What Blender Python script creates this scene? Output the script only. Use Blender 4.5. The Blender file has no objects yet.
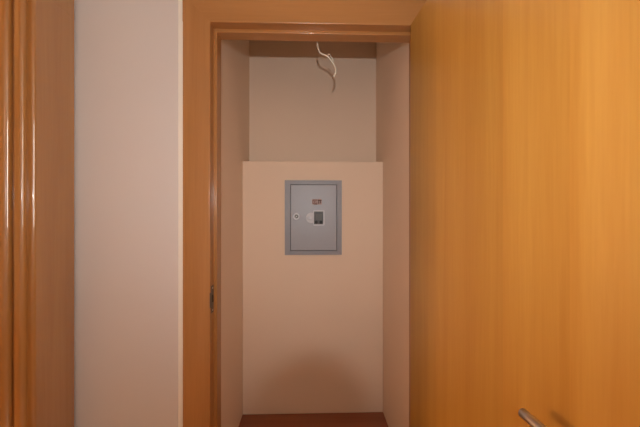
import bpy, bmesh, math, random
from mathutils import Vector

scene = bpy.context.scene
C = scene.collection
R = math.radians
EYE = 1.069           # height of the lens above the floor, in units of 1.165 m
K = 1.165             # metres per unit: everything is scaled once at the end

# ---------------------------------------------------------------- camera
cam_data = bpy.data.cameras.new('view_camera')
cam = bpy.data.objects.new('view_camera', cam_data)
C.objects.link(cam)
cam.location = (0, 0, EYE * K)
cam.rotation_euler = (R(90.0), 0, R(-1.6))
cam_data.sensor_width = 36.0
cam_data.lens = 36.0 * 300 / 640
cam_data.clip_start = 0.005
scene.camera = cam

# ---------------------------------------------------------------- world
world = bpy.data.worlds.new('world')
scene.world = world
world.use_nodes = True
bg = world.node_tree.nodes['Background']
bg.inputs[0].default_value = (1.0, 0.90, 0.78, 1)   # overcast daylight outside the hall window
bg.inputs[1].default_value = 15.0

# ---------------------------------------------------------------- flash of the picture-taking camera
fl = bpy.data.lights.new('flash', 'SPOT')
fl.energy = 38
fl.color = (0.92, 0.94, 0.95)
fl.spot_size = R(112)
fl.spot_blend = 1.0
fl.shadow_soft_size = 0.010
flash = bpy.data.objects.new('flash', fl)
C.objects.link(flash)
flash.location = (0, -0.172 * K, (EYE + 0.108) * K)
flash.rotation_euler = (R(99.0), 0, R(-1.6))
LAMP_STRENGTH = 240.0
CEILING_LAMP_STRENGTH = 2.0

# portal in the hall window: guides the daylight, gives off none of its own
po = bpy.data.lights.new('window_portal', 'AREA')
po.shape = 'RECTANGLE'
po.size, po.size_y = 1.2 * K, 0.8 * K
po.cycles.is_portal = True
portal = bpy.data.objects.new('window_portal', po)
C.objects.link(portal)
portal.location = (1.955 * K, -0.52 * K, 1.48 * K)
portal.rotation_euler = (0, R(90), 0)

vs = scene.view_settings
vs.view_transform = 'Standard'
vs.look = 'None'
vs.exposure = 0.0
vs.gamma = 1.0
vs.use_curve_mapping = False


# ---------------------------------------------------------------- materials
def new_mat(name):
    m = bpy.data.materials.new(name)
    m.use_nodes = True
    nt = m.node_tree
    return m, nt, nt.nodes['Principled BSDF']


def paint(name, col, rough=0.85, bump=0.05, scale=220):
    m, nt, b = new_mat(name)
    b.inputs['Roughness'].default_value = rough
    b.inputs['Specular IOR Level'].default_value = 0.25
    tc = nt.nodes.new('ShaderNodeTexCoord')
    n1 = nt.nodes.new('ShaderNodeTexNoise')
    n1.inputs['Scale'].default_value = 2.2
    n1.inputs['Detail'].default_value = 4
    nt.links.new(tc.outputs['Object'], n1.inputs['Vector'])
    mx = nt.nodes.new('ShaderNodeMix')
    mx.data_type = 'RGBA'
    mx.inputs[6].default_value = (*[c * 0.96 for c in col], 1)
    mx.inputs[7].default_value = (*[min(1, c * 1.03) for c in col], 1)
    nt.links.new(n1.outputs['Fac'], mx.inputs[0])
    nt.links.new(mx.outputs[2], b.inputs['Base Color'])
    n2 = nt.nodes.new('ShaderNodeTexNoise')
    n2.inputs['Scale'].default_value = scale
    nt.links.new(tc.outputs['Object'], n2.inputs['Vector'])
    bp = nt.nodes.new('ShaderNodeBump')
    bp.inputs['Strength'].default_value = bump
    bp.inputs['Distance'].default_value = 0.002
    nt.links.new(n2.outputs['Fac'], bp.inputs['Height'])
    nt.links.new(bp.outputs['Normal'], b.inputs['Normal'])
    return m


def wood(name, dark, light, rough=0.3, coat=0.3, grain='Z', leaves=None, fine=1.0, coat_rough=0.12):
    """veneer with grain along one axis; leaves = list of (position 0..1, factor) of veneer sheets along x"""
    m, nt, b = new_mat(name)
    L = nt.links
    b.inputs['Roughness'].default_value = rough
    b.inputs['Coat Weight'].default_value = coat
    b.inputs['Coat Roughness'].default_value = coat_rough
    b.inputs['Coat IOR'].default_value = 1.75
    tc = nt.nodes.new('ShaderNodeTexCoord')
    mp = nt.nodes.new('ShaderNodeMapping')
    sc = {'Z': (30, 30, 1.1), 'X': (1.1, 30, 30), 'Y': (30, 1.1, 30)}[grain]
    mp.inputs['Scale'].default_value = sc
    L.new(tc.outputs['Object'], mp.inputs['Vector'])
    n1 = nt.nodes.new('ShaderNodeTexNoise')
    n1.inputs['Scale'].default_value = 0.55
    n1.inputs['Detail'].default_value = 5
    n1.inputs['Roughness'].default_value = 0.6
    n1.inputs['Distortion'].default_value = 0.5
    L.new(mp.outputs['Vector'], n1.inputs['Vector'])
    n2 = nt.nodes.new('ShaderNodeTexNoise')
    n2.inputs['Scale'].default_value = 7.0
    n2.inputs['Detail'].default_value = 3
    L.new(mp.outputs['Vector'], n2.inputs['Vector'])
    ad = nt.nodes.new('ShaderNodeMath')
    ad.operation = 'MULTIPLY_ADD'
    L.new(n2.outputs['Fac'], ad.inputs[0])
    ad.inputs[1].default_value = 0.25 * fine
    L.new(n1.outputs['Fac'], ad.inputs[2])
    rp = nt.nodes.new('ShaderNodeValToRGB')
    rp.color_ramp.elements[0].position = 0.38
    rp.color_ramp.elements[0].color = (*dark, 1)
    rp.color_ramp.elements[1].position = 0.85
    rp.color_ramp.elements[1].color = (*light, 1)
    L.new(ad.outputs[0], rp.inputs['Fac'])
    out = rp.outputs['Color']
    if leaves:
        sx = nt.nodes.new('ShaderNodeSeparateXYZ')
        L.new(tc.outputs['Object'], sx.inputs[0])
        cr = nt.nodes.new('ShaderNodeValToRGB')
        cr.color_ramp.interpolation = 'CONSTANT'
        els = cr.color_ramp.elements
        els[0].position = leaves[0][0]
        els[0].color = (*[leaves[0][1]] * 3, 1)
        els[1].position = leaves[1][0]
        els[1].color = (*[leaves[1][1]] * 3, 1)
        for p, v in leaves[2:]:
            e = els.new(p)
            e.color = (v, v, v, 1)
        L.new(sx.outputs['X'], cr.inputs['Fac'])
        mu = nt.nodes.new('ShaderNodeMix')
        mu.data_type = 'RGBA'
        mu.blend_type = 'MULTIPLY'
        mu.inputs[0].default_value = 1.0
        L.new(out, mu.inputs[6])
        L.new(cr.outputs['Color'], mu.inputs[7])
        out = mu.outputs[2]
    L.new(out, b.inputs['Base Color'])
    bp = nt.nodes.new('ShaderNodeBump')
    bp.inputs['Strength'].default_value = 0.04
    bp.inputs['Distance'].default_value = 0.001
    L.new(n2.outputs['Fac'], bp.inputs['Height'])
    L.new(bp.outputs['Normal'], b.inputs['Normal'])
    return m


def plain(name, col, rough=0.5, metal=0.0, emit=None, strength=0.0, spec=0.5, noise=0.06):
    m, nt, b = new_mat(name)
    b.inputs['Roughness'].default_value = rough
    b.inputs['Metallic'].default_value = metal
    b.inputs['Specular IOR Level'].default_value = spec
    tc = nt.nodes.new('ShaderNodeTexCoord')
    n = nt.nodes.new('ShaderNodeTexNoise')
    n.inputs['Scale'].default_value = 60
    nt.links.new(tc.outputs['Object'], n.inputs['Vector'])
    mx = nt.nodes.new('ShaderNodeMix')
    mx.data_type = 'RGBA'
    mx.inputs[6].default_value = (*[c * (1 - noise) for c in col], 1)
    mx.inputs[7].default_value = (*[min(1, c * (1 + noise)) for c in col], 1)
    nt.links.new(n.outputs['Fac'], mx.inputs[0])
    nt.links.new(mx.outputs[2], b.inputs['Base Color'])
    if emit:
        b.inputs['Emission Color'].default_value = (*emit, 1)
        b.inputs['Emission Strength'].default_value = strength
    return m


M = {
    'wall': paint('pale_wall_paint', (0.72, 0.675, 0.655)),
    'closet': paint('cream_closet_paint', (0.91, 0.72, 0.56)),  # cream paint, colour raised to boost bounce light inside the closet
    'ceiling': paint('white_ceiling_paint', (0.78, 0.74, 0.68)),
    'caulk': paint('white_caulk', (0.95, 0.90, 0.80), 0.6, 0.02),
    'casing': wood('honey_casing_veneer', (0.39, 0.165, 0.045), (0.50, 0.23, 0.072), 0.32, 0.2, 'Z'),
    'side_casing': wood('darkened_side_frame_veneer', (0.36, 0.15, 0.036), (0.45, 0.205, 0.055), 0.25, 1.0, 'Z', coat_rough=0.05),  # casing veneer darkened to stand in for dimmer light at the side
    'casing_x': wood('honey_head_veneer', (0.39, 0.165, 0.045), (0.50, 0.23, 0.072), 0.32, 0.2, 'X'),
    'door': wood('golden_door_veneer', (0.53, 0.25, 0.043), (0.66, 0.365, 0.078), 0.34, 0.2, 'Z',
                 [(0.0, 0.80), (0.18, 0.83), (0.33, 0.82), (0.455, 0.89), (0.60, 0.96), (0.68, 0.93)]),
    'floor': wood('dark_red_floor_wood', (0.26, 0.075, 0.03), (0.36, 0.12, 0.05), 0.35, 0.15, 'X'),
    'hall_floor': wood('honey_hall_floor_wood', (0.33, 0.15, 0.055), (0.44, 0.22, 0.085), 0.35, 0.15, 'X'),  # unseen floor; honey tone put in to bounce warm light into the closet
    'steel': plain('brushed_steel', (0.70, 0.67, 0.67), 0.33, 1.0),
    'brass': plain('dull_dark_brass', (0.17, 0.13, 0.10), 0.5, 0.4),
    'seam': plain('dark_grey_seam', (0.14, 0.15, 0.16), 0.8),
    'recess': plain('dark_recess', (0.02, 0.012, 0.008), 0.9),
    'box': plain('grey_cabinet_enamel', (0.37, 0.38, 0.42), 0.38, 0.0, noise=0.02),
    'box_frame': plain('grey_frame_enamel', (0.31, 0.315, 0.345), 0.42, 0.0, noise=0.02),
    'chrome': plain('satin_nickel', (0.66, 0.68, 0.72), 0.5, 0.15),
    'white_plastic': plain('white_plastic', (0.58, 0.60, 0.64), 0.45),
    'smoked': plain('smoked_window', (0.10, 0.11, 0.115), 0.5),
    'smoked_light': plain('smoked_window_meter', (0.14, 0.15, 0.15), 0.55),
    'black': plain('black_plastic', (0.015, 0.015, 0.016), 0.5),
    'rubber': plain('dark_grey_plastic', (0.05, 0.05, 0.05), 0.6),
    'sticker': plain('faded_pink_label', (0.47, 0.36, 0.34), 0.6),
    'ink_red': plain('rust_red_ink', (0.26, 0.12, 0.10), 0.6),
    'ink_dark': plain('dark_brown_ink', (0.12, 0.055, 0.05), 0.6),
    'cable': plain('white_cable_sheath', (0.80, 0.74, 0.62), 0.4),
    'copper': plain('copper_ends', (0.6, 0.3, 0.15), 0.3, 1.0),
    'lamp': plain('glowing_opal_glass', (0.9, 0.85, 0.8), 0.4, 0.0, (1.0, 0.55, 0.22), LAMP_STRENGTH),
    'ceiling_lamp': plain('glowing_ceiling_glass', (0.9, 0.85, 0.8), 0.4, 0.0, (1.0, 0.55, 0.30), CEILING_LAMP_STRENGTH),
    'glass': plain('dark_lens_glass', (0.01, 0.01, 0.015), 0.05),
}


# ---------------------------------------------------------------- mesh helpers
def link(name, bm, mat, parent=None, smooth=False):
    bmesh.ops.recalc_face_normals(bm, faces=bm.faces)
    me = bpy.data.meshes.new(name)
    bm.to_mesh(me)
    bm.free()
    if smooth:
        for p in me.polygons:
            p.use_smooth = True
    me.materials.append(M[mat])
    o = bpy.data.objects.new(name, me)
    C.objects.link(o)
    if parent:
        o.parent = parent
    return o


def box(bm, x0, x1, y0, y1, z0, z1, bev=0.0, seg=2):
    vs_ = [bm.verts.new((x, y, z)) for x in (x0, x1) for y in (y0, y1) for z in (z0, z1)]
    f = [(0, 1, 3, 2), (4, 6, 7, 5), (0, 4, 5, 1), (2, 3, 7, 6), (0, 2, 6, 4), (1, 5, 7, 3)]
    fs = [bm.faces.new([vs_[i] for i in q]) for q in f]
    if bev > 0:
        es = list({e for g in fs for e in g.edges})
        bmesh.ops.bevel(bm, geom=es, offset=bev, segments=seg, profile=0.5, affect='EDGES')


def boxes(name, mat, parent, *bs, bev=0.0, seg=2, smooth=False):
    bm = bmesh.new()
    for b in bs:
        box(bm, *b, bev=bev, seg=seg)
    return link(name, bm, mat, parent, smooth)


def prism(bm, pts, axis, a, b):
    """closed polygon pts extruded along an axis between a and b; pts are the other two coordinates in order"""
    def mk(p, t):
        return {'X': (t, p[0], p[1]), 'Y': (p[0], t, p[1]), 'Z': (p[0], p[1], t)}[axis]
    lo = [bm.verts.new(mk(p, a)) for p in pts]
    hi = [bm.verts.new(mk(p, b)) for p in pts]
    n = len(pts)
    bm.faces.new(lo)
    bm.faces.new(hi[::-1])
    for i in range(n):
        j = (i + 1) % n
        bm.faces.new((lo[i], hi[i], hi[j], lo[j]))


def rounded(pts, radii, seg=5):
    """polygon with some corners rounded"""
    out = []
    n = len(pts)
    for i, (p, r) in enumerate(zip(pts, radii)):
        if r <= 0:
            out.append(p)
            continue
        P = Vector(p)
        d0 = (Vector(pts[i - 1]) - P).normalized()
        d1 = (Vector(pts[(i + 1) % n]) - P).normalized()
        a = d0.angle(d1)
        t = r / math.tan(a / 2)
        c = P + (d0 + d1).normalized() * (r / math.sin(a / 2))
        s, e = P + d0 * t - c, P + d1 * t - c
        ang = s.angle(e)
        for k in range(seg + 1):
            w = k / seg
            v = (s * math.sin((1 - w) * ang) + e * math.sin(w * ang)) / math.sin(ang)
            out.append(tuple(c + v))
    return out


def mould(name, pts, radii, axis, a, b, mat, parent):
    bm = bmesh.new()
    prism(bm, rounded(pts, radii, 28), axis, a, b)
    o = link(name, bm, mat, parent)
    return o


def lathe(bm, prof, centre, axis='Z', seg=32):
    """prof: list of (radius, height along the axis)"""
    cx, cy, cz = centre
    rings = []
    for r, h in prof:
        ring = []
        for k in range(seg):
            a = 2 * math.pi * k / seg
            u, v = r * math.cos(a), r * math.sin(a)
            p = {'Z': (cx + u, cy + v, cz + h), 'Y': (cx + u, cy + h, cz + v), 'X': (cx + h, cy + u, cz + v)}[axis]
            ring.append(bm.verts.new(p))
        rings.append(ring)
    for r0, r1 in zip(rings, rings[1:]):
        for k in range(seg):
            j = (k + 1) % seg
            bm.faces.new((r0[k], r0[j], r1[j], r1[k]))
    bm.faces.new(rings[0])
    bm.faces.new(rings[-1][::-1])


def turned(name, mat, parent, prof, centre, axis='Z', seg=32, smooth=False):
    bm = bmesh.new()
    lathe(bm, prof, centre, axis, seg)
    o = link(name, bm, mat, parent, smooth)
    return o


def tube(name, mat, parent, pts, rad, seg=10):
    """tube swept along a polyline"""
    bm = bmesh.new()
    P = [Vector(p) for p in pts]
    rings = []
    side = None
    for i, p in enumerate(P):
        d = (P[min(i + 1, len(P) - 1)] - P[max(i - 1, 0)]).normalized()
        if side is None:
            side = d.orthogonal().normalized()
        side = (side - d * side.dot(d)).normalized()
        up = d.cross(side)
        r = rad(i / (len(P) - 1)) if callable(rad) else rad
        rings.append([bm.verts.new(p + (side * math.cos(2 * math.pi * k / seg) + up * math.sin(2 * math.pi * k / seg)) * r)
                      for k in range(seg)])
    for a, b in zip(rings, rings[1:]):
        for k in range(seg):
            j = (k + 1) % seg
            bm.faces.new((a[k], a[j], b[j], b[k]))
    bm.faces.new(rings[0])
    bm.faces.new(rings[-1][::-1])
    return link(name, bm, mat, parent, True)


def catmull(pts, n=10):
    P = [Vector(p) for p in pts]
    P = [P[0] * 2 - P[1]] + P + [P[-1] * 2 - P[-2]]
    out = []
    for i in range(1, len(P) - 2):
        for k in range(n):
            t = k / n
            a, b, c, d = P[i - 1], P[i], P[i + 1], P[i + 2]
            out.append(0.5 * ((2 * b) + (c - a) * t + (2 * a - 5 * b + 4 * c - d) * t * t + (3 * b - a - 3 * c + d) * t ** 3))
    out.append(P[-2])
    return out


def tag(o, label, cat, kind=None, group=None):
    o['label'] = label
    o['category'] = cat
    if kind:
        o['kind'] = kind
    if group:
        o['group'] = group
    return o


def empty(name, loc=(0, 0, 0), rz=0.0):
    o = bpy.data.objects.new(name, None)
    o.empty_display_size = 0.1
    C.objects.link(o)
    o.location = loc
    o.rotation_euler = (0, 0, rz)
    return o


S = 'structure'
H = 2.20                     # ceiling height
WY0, WY1 = 1.080, 1.155      # the wall with the closet doorway
RL, RR, RT = -0.357, 0.390, EYE + 0.674      # rebate of the closet frame: sides and top
LX = -0.838                  # face of the wall with the side doorway
LXB = -0.930                 # its other face

# ---------------------------------------------------------------- room shell
tag(boxes('floor', 'hall_floor', None, (-3.4, 1.95, -1.7, WY1, -0.08, 0.0), (-3.4, LXB, WY1, 2.4, -0.08, 0.0)),
    'unseen wooden hall floor, honey coloured to bounce warm light', 'floor', S)
tag(boxes('floor_closet', 'floor', None, (LXB, 1.95, WY1, 2.4, -0.08, 0.0)),
    'dark reddish brown wooden floor showing at the foot of the closet', 'floor', S)
tag(boxes('ceiling', 'ceiling', None, (-3.4, 1.95, -1.7, 2.4, H, H + 0.08)),
    'plain pale ceiling above hall and closet, out of the picture', 'ceiling', S)
tag(boxes('wall_front', 'wall', None,
          (LXB, RL - 0.012, WY0, WY1, 0, H), (RR + 0.012, 0.66, WY0, WY1, 0, H),
          (RL - 0.012, RR + 0.012, WY0, WY1, RT + 0.012, H)),
    'plain cream wall around the closet doorway', 'wall', S)
WX = 1.80                    # window wall of the wide end of the hall
WA, WB, WZ0, WZ1 = -0.92, -0.12, 0.88, 2.08
tag(boxes('wall_right', 'wall', None, (0.66, 0.74, 0.20, 1.155, 0, H), (0.74, WX, 0.20, 0.28, 0, H)),
    'cream hall wall hidden behind the open wooden door', 'wall', S)
tag(boxes('wall_window_side', 'wall', None, (WX, WX + 0.15, -1.68, WA, 0, H), (WX, WX + 0.15, WB, 0.28, 0, H),
          (WX, WX + 0.15, WA, WB, 0, WZ0), (WX, WX + 0.15, WA, WB, WZ1, H)),
    'cream hall wall with the window, out of the picture', 'wall', S)
win = empty('window_1', (WX + 0.06, (WA + WB) / 2, WZ0))
tag(win, 'white framed hall window beside the viewer', 'window', S)
hw_, wh_ = (WB - WA) / 2, WZ1 - WZ0
boxes('window_frame', 'caulk', win, (0, 0.05, -hw_, -hw_ + 0.05, 0, wh_), (0, 0.05, hw_ - 0.05, hw_, 0, wh_),
      (0, 0.05, -hw_ + 0.05, hw_ - 0.05, 0, 0.05), (0, 0.05, -hw_ + 0.05, hw_ - 0.05, wh_ - 0.05, wh_), (0, 0.05, -0.025, 0.025, 0.05, wh_ - 0.05))
boxes('window_sill', 'caulk', win, (-0.10, 0.0, -hw_ - 0.03, hw_ + 0.03, -0.03, 0.0), bev=0.004)
tag(boxes('wall_rear', 'wall', None, (LXB, WX, -1.68, -1.6, 0, H)),
    'cream hall wall behind the viewer', 'wall', S)
# closet
CL, CR, LEDGE, BACK, LTOP = -0.3667, 0.3845, 1.603, 1.780, EYE + 0.278
tag(boxes('wall_closet_left', 'closet', None, (CL - 0.08, CL, WY1, BACK, 0, H)),
    'cream inner wall of the closet beside the strike plate jamb', 'wall', S)
tag(boxes('wall_closet_right', 'closet', None, (CR, CR + 0.08, WY1, BACK, 0, H)),
    'cream inner wall of the closet beside the open door', 'wall', S)
tag(boxes('wall_closet_back', 'closet', None, (CL - 0.08, CR + 0.08, BACK, BACK + 0.08, 0, H)),
    'cream closet back wall, recessed above the ledge', 'wall', S)
tag(boxes('wall_closet_ledge', 'closet', None, (CL, CR, LEDGE, BACK, 0, LTOP), bev=0.003),
    'cream thickened lower closet wall carrying the grey metal box', 'wall', S)
# side room beyond the doorway at the edge of the picture
DY0, DY1 = 0.12, 0.915       # that doorway
tag(boxes('wall_left', 'wall', None,
          (LXB, LX, DY1 + 0.012, WY0, 0, H), (LXB, LX, -1.6, DY0 - 0.012, 0, H),
          (LXB, LX, DY0 - 0.012, DY1 + 0.012, RT + 0.012, H)),
    'cream wall around the side doorway with the wide casing', 'wall', S)
tag(boxes('wall_side_room', 'wall', None,
          (-3.3, -3.22, -1.6, 2.3, 0, H), (-3.22, LXB, 2.22, 2.3, 0, H), (-3.22, LXB, -1.6, -1.52, 0, H),
          (LXB - 0.001, LXB + 0.07, WY1, 2.22, 0, H)),
    'cream walls of the side room, out of the picture', 'wall', S)

# ---------------------------------------------------------------- closet door frame
fr = empty('trim_1', (0, 0, 0))
tag(fr, 'honey wooden door frame with flat casing around the closet opening', 'door frame', S)
CW = 0.0955                  # casing width
FY = 1.065                   # casing face
SY0, SY1 = 1.105, 1.155      # stop
ZT = RT + CW


def jamb(sign, xr, name='casing'):
    """vertical members; sign -1 for the strike side, +1 for the hinge side"""
    o = xr + sign * CW
    mould('casing', [(o, WY0), (o, FY), (xr, FY), (xr, WY0)], [0, 0.003, 0.0035, 0], 'Z', 0.0, RT, 'casing', fr)
    b = xr + sign * 0.0115
    mould('lining', [(b, WY0), (xr, WY0 - 0.0005), (xr, SY0), (b, SY0)], [0, 0, 0, 0], 'Z', 0.0, RT, 'casing', fr)
    s = xr - sign * 0.012
    mould('stop', [(b, SY0), (s, SY0), (s, SY1), (b, SY1)], [0, 0.003, 0.002, 0], 'Z', 0.0, RT - 0.012, 'casing', fr)



jamb(-1, RL)
jamb(1, RR)
# head: mitred at the outer corners of the casing
bm = bmesh.new()
prof = rounded([(ZT, WY0), (ZT, FY), (RT, FY), (RT, WY0)], [0, 0.003, 0.0035, 0])
xl = lambda z: RL - (z - RT)
xr_ = lambda z: RR + (z - RT)
lo = [bm.verts.new((xl(z), y, z)) for z, y in prof]
hi = [bm.verts.new((xr_(z), y, z)) for z, y in prof]
bm.faces.new(lo)
bm.faces.new(hi[::-1])
for i in range(len(prof)):
    j = (i + 1) % len(prof)
    bm.faces.new((lo[i], hi[i], hi[j], lo[j]))
link('head_casing', bm, 'casing_x', fr)
# corner fillers that complete the mitre
for sgn, x in ((-1, RL), (1, RR)):
    bm = bmesh.new()
    prism(bm, [(x, RT), (x + sgn * CW, RT), (x + sgn * CW, ZT)], 'Y', FY, WY0)
    link('casing_mitre', bm, 'casing', fr)
tag_h = RT
mould('head_lining', [(WY0 - 0.0005, RT), (SY0, RT), (SY0, RT + 0.0115), (WY0, RT + 0.0115)], [0] * 4, 'X', RL, RR, 'casing_x', fr)
mould('head_stop', [(SY0, RT + 0.0115), (SY0, RT - 0.012), (SY1, RT - 0.012), (SY1, RT + 0.0115)], [0, 0.003, 0.002, 0], 'X', RL, RR, 'casing_x', fr)
# strike plate let into the rebate
sp = boxes('strike_plate', 'brass', fr, (RL - 0.001, RL + 0.0018, 1.076, 1.099, EYE - 0.355, EYE - 0.258), bev=0.0006)
sp['label'] = 'dull dark metal strike plate'
lip = mould('strike_lip', [(RL + 0.0018, 1.0775), (RL + 0.0018, 1.070), (RL + 0.0005, 1.0625), (RL - 0.001, 1.0635), (RL - 0.001, 1.0775)],
            [0] * 5, 'Z', EYE - 0.332, EYE - 0.280, 'brass', sp)
boxes('latch_hole', 'recess', sp, (RL + 0.0017, RL + 0.0022, 1.084, 1.094, EYE - 0.318, EYE - 0.292))
for z in (EYE - 0.346, EYE - 0.267):
    turned('screw', 'steel', sp, [(0.0035, 0.0018), (0.003, 0.0026)], (RL, 1.0875, z), 'X', 12)
# caulk bead beside the casing
tag(mould('trim_2', [(RL - CW + 0.001, WY0 + 0.001), (RL - CW - 0.022, WY0 + 0.001), (RL - CW - 0.020, WY0 - 0.003), (RL - CW + 0.001, WY0 - 0.005)],
          [0, 0, 0, 0], 'Z', 0.0, ZT, 'caulk', None),
    'thin white caulk line between cream wall and wooden casing', 'caulk', S)

# ---------------------------------------------------------------- side doorway frame
fs = empty('trim_3', (0, 0, 0))
tag(fs, 'wooden door frame, darkened in colour, with ridged jamb at the picture edge', 'door frame', S)
FX = LX + 0.012
for sgn, y, w in ((1, DY1, 0.155), (-1, DY0, 0.10)):
    o = y + sgn * w
    mould('casing', [(LX, o), (FX, o), (FX, y), (LX, y)], [0, 0.003, 0.010, 0], 'Z', 0.0, RT, 'side_casing', fs)
    b = y + sgn * 0.0115
    mould('lining', [(LX, b), (LX, y), (LXB, y), (LXB, b)], [0, 0.0, 0, 0], 'Z', 0.0, RT, 'side_casing', fs)
    # ridged stop: a rounded bead and a larger quarter round
    s1, s2 = y - sgn * 0.016, y - sgn * 0.020
    mould('stop_bead', [(-0.8440, y), (-0.8440, s1), (-0.8700, s1), (-0.8700, y)], [0, 0.012, 0.006, 0], 'Z', 0.0, RT, 'side_casing', fs)
    mould('stop', [(-0.8850, y), (-0.8850, s2), (LXB, s2), (LXB, y)], [0, 0.018, 0.004, 0], 'Z', 0.0, RT, 'side_casing', fs)
bm = bmesh.new()
box(bm, LX, FX, DY0 - 0.10, DY1 + 0.155, RT, ZT, bev=0.002)
link('head_casing', bm, 'side_casing', fs)
boxes('head_lining', 'side_casing', fs, (LXB, LX, DY0, DY1, RT, RT + 0.0115))

# ---------------------------------------------------------------- closet door, open towards the viewer
dr = empty('door_1', (RR, 1.060, 0), R(-85.0))
tag(dr, 'smooth golden wooden door standing open with steel lever handle', 'door', S)
boxes('door_leaf', 'door', dr, (0.003, 0.738, -0.040, 0.0, 0.008, RT - 0.004), bev=0.0015)
HZ = EYE - 0.335
SPX = 0.688


def lever(y0, sgn, name):
    h = turned(name, 'steel', dr, [(0.026, 0.0), (0.026, sgn * 0.006), (0.023, sgn * 0.009), (0.010, sgn * 0.009), (0.0095, sgn * 0.034)],
               (SPX, y0, HZ), 'Y', 28)
    h['label'] = 'brushed steel lever handle with round rose'
    ym = y0 + sgn * 0.045
    pts = [(SPX, y0 + sgn * 0.028, HZ), (SPX - 0.001, y0 + sgn * 0.037, HZ), (SPX - 0.005, ym - sgn * 0.002, HZ), (SPX - 0.014, ym, HZ)]
    pts += [(SPX - 0.014 - 0.114 * k / 6, ym, HZ) for k in range(1, 7)]
    tube('lever', 'steel', h, pts, lambda t: 0.0078, 16)
    k = turned('escutcheon', 'steel', dr, [(0.024, 0.0), (0.024, sgn * 0.006), (0.021, sgn * 0.008)], (SPX, y0, HZ - 0.075), 'Y', 24)
    return h


lever(-0.040, -1, 'door_handle')
lever(0.0, 1, 'door_handle')
for z in (0.20, 0.84, 1.46):
    turned('hinge', 'steel', dr, [(0.006, 0), (0.006, 0.09)], (0.0, 0.004, z), 'Z', 12)
boxes('latch_plate', 'brass', dr, (0.7375, 0.7390, -0.031, -0.009, HZ - 0.08, HZ + 0.08))

# ---------------------------------------------------------------- electrical cabinet on the ledge wall
CK = 1.603 / 1.91
eb = empty('electrical_cabinet', (0.0109 * CK, LEDGE, EYE - 0.0261 * CK))
eb.scale = (CK, CK, CK)
tag(eb, 'grey metal electrical cabinet set into the cream closet wall', 'electrical cabinet')
hw, hh = 0.1798, 0.2356
bm = bmesh.new()
FWD = -0.014
fw_ = 0.034
for (x0, x1, z0, z1) in ((-hw, -hw + fw_, -hh, hh), (hw - fw_ + 0.004, hw, -hh, hh), (-hw + fw_, hw - fw_ + 0.004, hh - 0.026, hh), (-hw + fw_, hw - fw_ + 0.004, -hh, -hh + 0.026)):
    box(bm, x0, x1, FWD, 0.0, z0, z1)
link('frame', bm, 'box_frame', eb)
boxes('back_panel', 'seam', eb, (-hw + fw_, hw - fw_ + 0.004, -0.003, 0.0, -hh + 0.026, hh - 0.026))
dx0, dx1, dz0, dz1 = -hw + fw_ + 0.0035, hw - fw_ + 0.0005, -hh + 0.0295, hh - 0.0295
door = boxes('door', 'box', eb, (dx0, dx1, FWD - 0.004, -0.003, dz0, dz1), bev=0.002)
fy = FWD - 0.004
# everything on the door: positions relative to the cabinet centre
ox, oz = 0.0109, -0.0261
# round cylinder lock
lk = turned('cylinder_lock', 'chrome', door, [(0.0215, 0.0), (0.0215, -0.004), (0.019, -0.006), (0.0135, -0.006), (0.0125, -0.003)],
            (-0.0954 - ox, fy, -0.0184 - oz), 'Y', 28)
bm = bmesh.new()
lathe(bm, [(0.0120, -0.0032), (0.0115, -0.005)], (-0.0954 - ox, fy, -0.0184 - oz), 'Y', 24)
link('lock_core', bm, 'smoked_light', door)
bm = bmesh.new()
prism(bm, [(-0.0954 - ox - 0.006, -0.0184 - oz - 0.005), (-0.0954 - ox - 0.003, -0.0184 - oz - 0.007), (-0.0954 - ox + 0.006, -0.0184 - oz + 0.005), (-0.0954 - ox + 0.003, -0.0184 - oz + 0.007)], 'Y', fy - 0.0056, fy - 0.0045)
link('key_slot', bm, 'chrome', door)
# white D-shaped meter bezel
cx, cz = -0.0071 - ox, -0.0275 - oz
xr2, zt2, zb2 = 0.0825 - ox, 0.0215 - oz, -0.0775 - oz
arc = []
rad = 0.033
pts = [(xr2 - 0.006, zt2), (0.012 - ox, zt2)]
for k in range(13):
    a = R(70 + 220 * k / 12)
    pts.append((cx + 0.004 + rad * math.cos(a), cz + rad * math.sin(a)))
pts += [(0.012 - ox, zb2), (xr2 - 0.006, zb2), (xr2, zb2 + 0.006), (xr2, zt2 - 0.006)]
bm = bmesh.new()
prism(bm, pts, 'Y', fy - 0.003, fy)
link('meter_bezel', bm, 'white_plastic', door)
turned('bezel_knob', 'chrome', door, [(0.0125, -0.003), (0.0125, -0.007), (0.009, -0.009)], (cx - 0.004, fy, cz + 0.002), 'Y', 20)
wx0, wx1, wz0, wz1 = 0.0151 - ox, 0.0725 - ox, -0.0675 - oz, 0.0127 - oz
boxes('meter_window', 'smoked', door, (wx0, wx1, fy - 0.0065, fy - 0.003, wz0, wz1), bev=0.0015)
boxes('meter_face', 'smoked_light', door, (wx0 + 0.012, wx1 - 0.008, fy - 0.0072, fy - 0.0065, wz0 + 0.025, wz1 - 0.016))
for x in (wx0 + 0.014, wx1 - 0.014):
    turned('window_screw', 'black', door, [(0.0095, -0.0065), (0.0095, -0.0085), (0.006, -0.0095)], (x, fy, wz0 + 0.013), 'Y', 16)
# faded label
lx0, lx1, lz0, lz1 = 0.0024 - ox, 0.0648 - ox, 0.0561 - oz, 0.0910 - oz
st = boxes('sticker', 'sticker', door, (lx0, lx1, fy - 0.0006, fy, lz0, lz1))
st['label'] = 'small faded label with rust red print'


def marks(name, mat, rects):
    bm = bmesh.new()
    for x0, x1, z0, z1 in rects:
        box(bm, lx0 + x0, lx0 + x1, fy - 0.0009, fy - 0.0006, lz0 + z0, lz0 + z1)
    return link(name, bm, mat, door)


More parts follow.
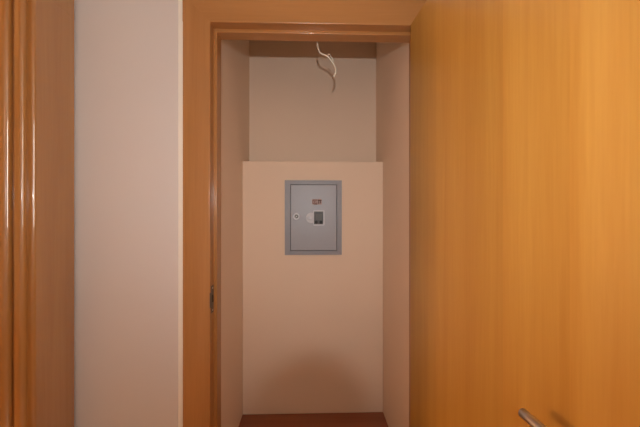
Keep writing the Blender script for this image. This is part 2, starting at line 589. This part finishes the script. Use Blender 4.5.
marks('label_print', 'ink_red', [(0.003, 0.008, 0.004, 0.031), (0.008, 0.034, 0.0255, 0.031), (0.008, 0.034, 0.004, 0.0085), (0.013, 0.022, 0.012, 0.021), (0.026, 0.034, 0.013, 0.018)])
marks('label_letters', 'ink_dark', [(0.037, 0.060, 0.024, 0.031), (0.040, 0.0455, 0.005, 0.024), (0.051, 0.0565, 0.008, 0.024), (0.012, 0.033, 0.001, 0.004)])

# ---------------------------------------------------------------- loose cable hanging behind the door head
yc = 1.190
cb = [(0.0217, yc, H), (0.0225, yc, H - 0.12), (0.0200, yc, EYE + 0.85), (0.0205, yc, EYE + 0.725), (0.0217, yc, EYE + 0.697), (0.0260, yc, EYE + 0.667),
      (0.0340, yc - .002, EYE + 0.648), (0.0480, yc - .003, EYE + 0.640), (0.0640, yc, EYE + 0.635), (0.0780, yc + .004, EYE + 0.622), (0.0930, yc + .006, EYE + 0.601),
      (0.0985, yc + .005, EYE + 0.582), (0.0940, yc + .002, EYE + 0.563), (0.0880, yc, EYE + 0.552)]
q_ = 1.19 / 1.21
cb = [(x * q_, y, z if z > EYE + 0.75 else EYE + (z - EYE) * q_) for x, y, z in cb]
cab = empty('hanging_cable', (0.0217, yc, H))
tag(cab, 'loose curled white electric cable hanging inside the closet top', 'cable')


def rel(pts):
    return [(p[0] - 0.0217, p[1] - yc, p[2] - H) for p in pts]


tube('sheath', 'cable', cab, rel(catmull(cb, 8)), 0.0031, 10)
b1 = [(0.0640, yc, EYE + 0.635), (0.0700, yc - .006, EYE + 0.640), (0.0800, yc - .006, EYE + 0.628), (0.0890, yc - .004, EYE + 0.612)]
b1 = [(x * q_, y, EYE + (z - EYE) * q_) for x, y, z in b1]
tube('wire', 'cable', cab, rel(catmull(b1, 6)), 0.0018, 8)
e0 = Vector(cb[-1])
tube('bare_end', 'copper', cab, rel([e0, e0 + Vector((-0.0018, 0, -0.006))]), 0.0012, 8)

# ---------------------------------------------------------------- globe lamp in the side room
TH = EYE - 0.67
tb = empty('side_table', (-2.25, 0.88, 0))
tag(tb, 'small wooden table under the globe lamp in the side room', 'table')
boxes('table_top', 'casing_x', tb, (-0.22, 0.22, -0.22, 0.22, TH - 0.03, TH), bev=0.004)
for sx in (-1, 1):
    for sy in (-1, 1):
        boxes('leg', 'casing', tb, (sx * 0.18 - 0.018, sx * 0.18 + 0.018, sy * 0.18 - 0.018, sy * 0.18 + 0.018, 0.0, TH - 0.03), bev=0.002)
gl = empty('globe_lamp', (-2.25, 0.88, TH))
tag(gl, 'glowing globe lamp on the side room table', 'lamp')
turned('base', 'steel', gl, [(0.07, 0.0), (0.07, 0.012), (0.03, 0.03), (0.02, 0.12), (0.03, 0.135)], (0, 0, 0), 'Z', 24)
n = 12
turned('globe', 'lamp', gl, [(0.09 * math.sin(math.pi * (k + 0.6) / (n + 0.6)), 0.225 - 0.09 * math.cos(math.pi * (k + 0.6) / (n + 0.6))) for k in range(n + 1) if k < n] , (0, 0, 0), 'Z', 24, True)

# ---------------------------------------------------------------- pendant lamp of the hall, behind the viewer
PZ = EYE + 0.73
clp = empty('pendant_lamp', (-0.10, -1.20, PZ))
tag(clp, 'glowing globe pendant lamp hanging behind the viewer', 'pendant lamp')
turned('ceiling_rose', 'steel', clp, [(0.05, H - PZ), (0.05, H - PZ - 0.02), (0.01, H - PZ - 0.03)], (0, 0, 0), 'Z', 24)
tube('cord', 'black', clp, [(0, 0, H - PZ - 0.025), (0, 0, 0.3), (0, 0, 0.16)], 0.004, 8)
n = 14
turned('globe', 'ceiling_lamp', clp, [(0.15 * math.sin(math.pi * (k + 0.3) / (n + 0.6)), -0.15 * math.cos(math.pi * (k + 0.3) / (n + 0.6))) for k in range(n + 1)], (0, 0, 0), 'Z', 28, True)

# ---------------------------------------------------------------- the camera that takes the picture, barrel shaped for the arch shadow, tripod added
CY = -0.204
CB = EYE - 0.052             # underside of the camera body
tp = empty('tripod', (0, CY, 0))
tag(tp, 'black tripod, added to hold the unseen camera before the closet', 'tripod')
turned('centre_column', 'rubber', tp, [(0.013, 0.60), (0.013, CB - 0.03), (0.022, CB - 0.025), (0.022, CB - 0.0005)], (0, 0, 0), 'Z', 16)
turned('hub', 'black', tp, [(0.03, 0.85), (0.04, 0.86), (0.04, 0.90), (0.03, 0.91)], (0, 0, 0), 'Z', 16)
for a in (90, 210, 330):
    c_, s_ = math.cos(R(a)), math.sin(R(a))
    tube('leg', 'black', tp, [(0.03 * c_, 0.03 * s_, 0.88), (0.34 * c_, 0.34 * s_, 0.012)], lambda t: 0.013 - 0.004 * t, 10)
cm = empty('camera', (0, CY, CB))
tag(cm, 'black camera with long lens and raised flash on the tripod', 'camera')
boxes('body', 'black', cm, (-0.058, 0.058, -0.022, 0.022, 0.0, 0.088), bev=0.005)
turned('lens_barrel', 'rubber', cm, [(0.034, 0.022), (0.034, 0.07), (0.0275, 0.072), (0.0275, 0.198), (0.026, 0.200)], (0, 0, 0.052), 'Y', 32)
turned('lens_glass', 'glass', cm, [(0.024, 0.1995), (0.018, 0.2006)], (0, 0, 0.052), 'Y', 24)
boxes('flash_head', 'rubber', cm, (-0.026, 0.026, -0.012, 0.014, 0.088, 0.175), bev=0.003)

# ---------------------------------------------------------------- to metres
for o in list(C.objects):
    if o.parent is None and o.type in ('MESH', 'EMPTY'):
        o.location = o.location * K
        o.scale = o.scale * K
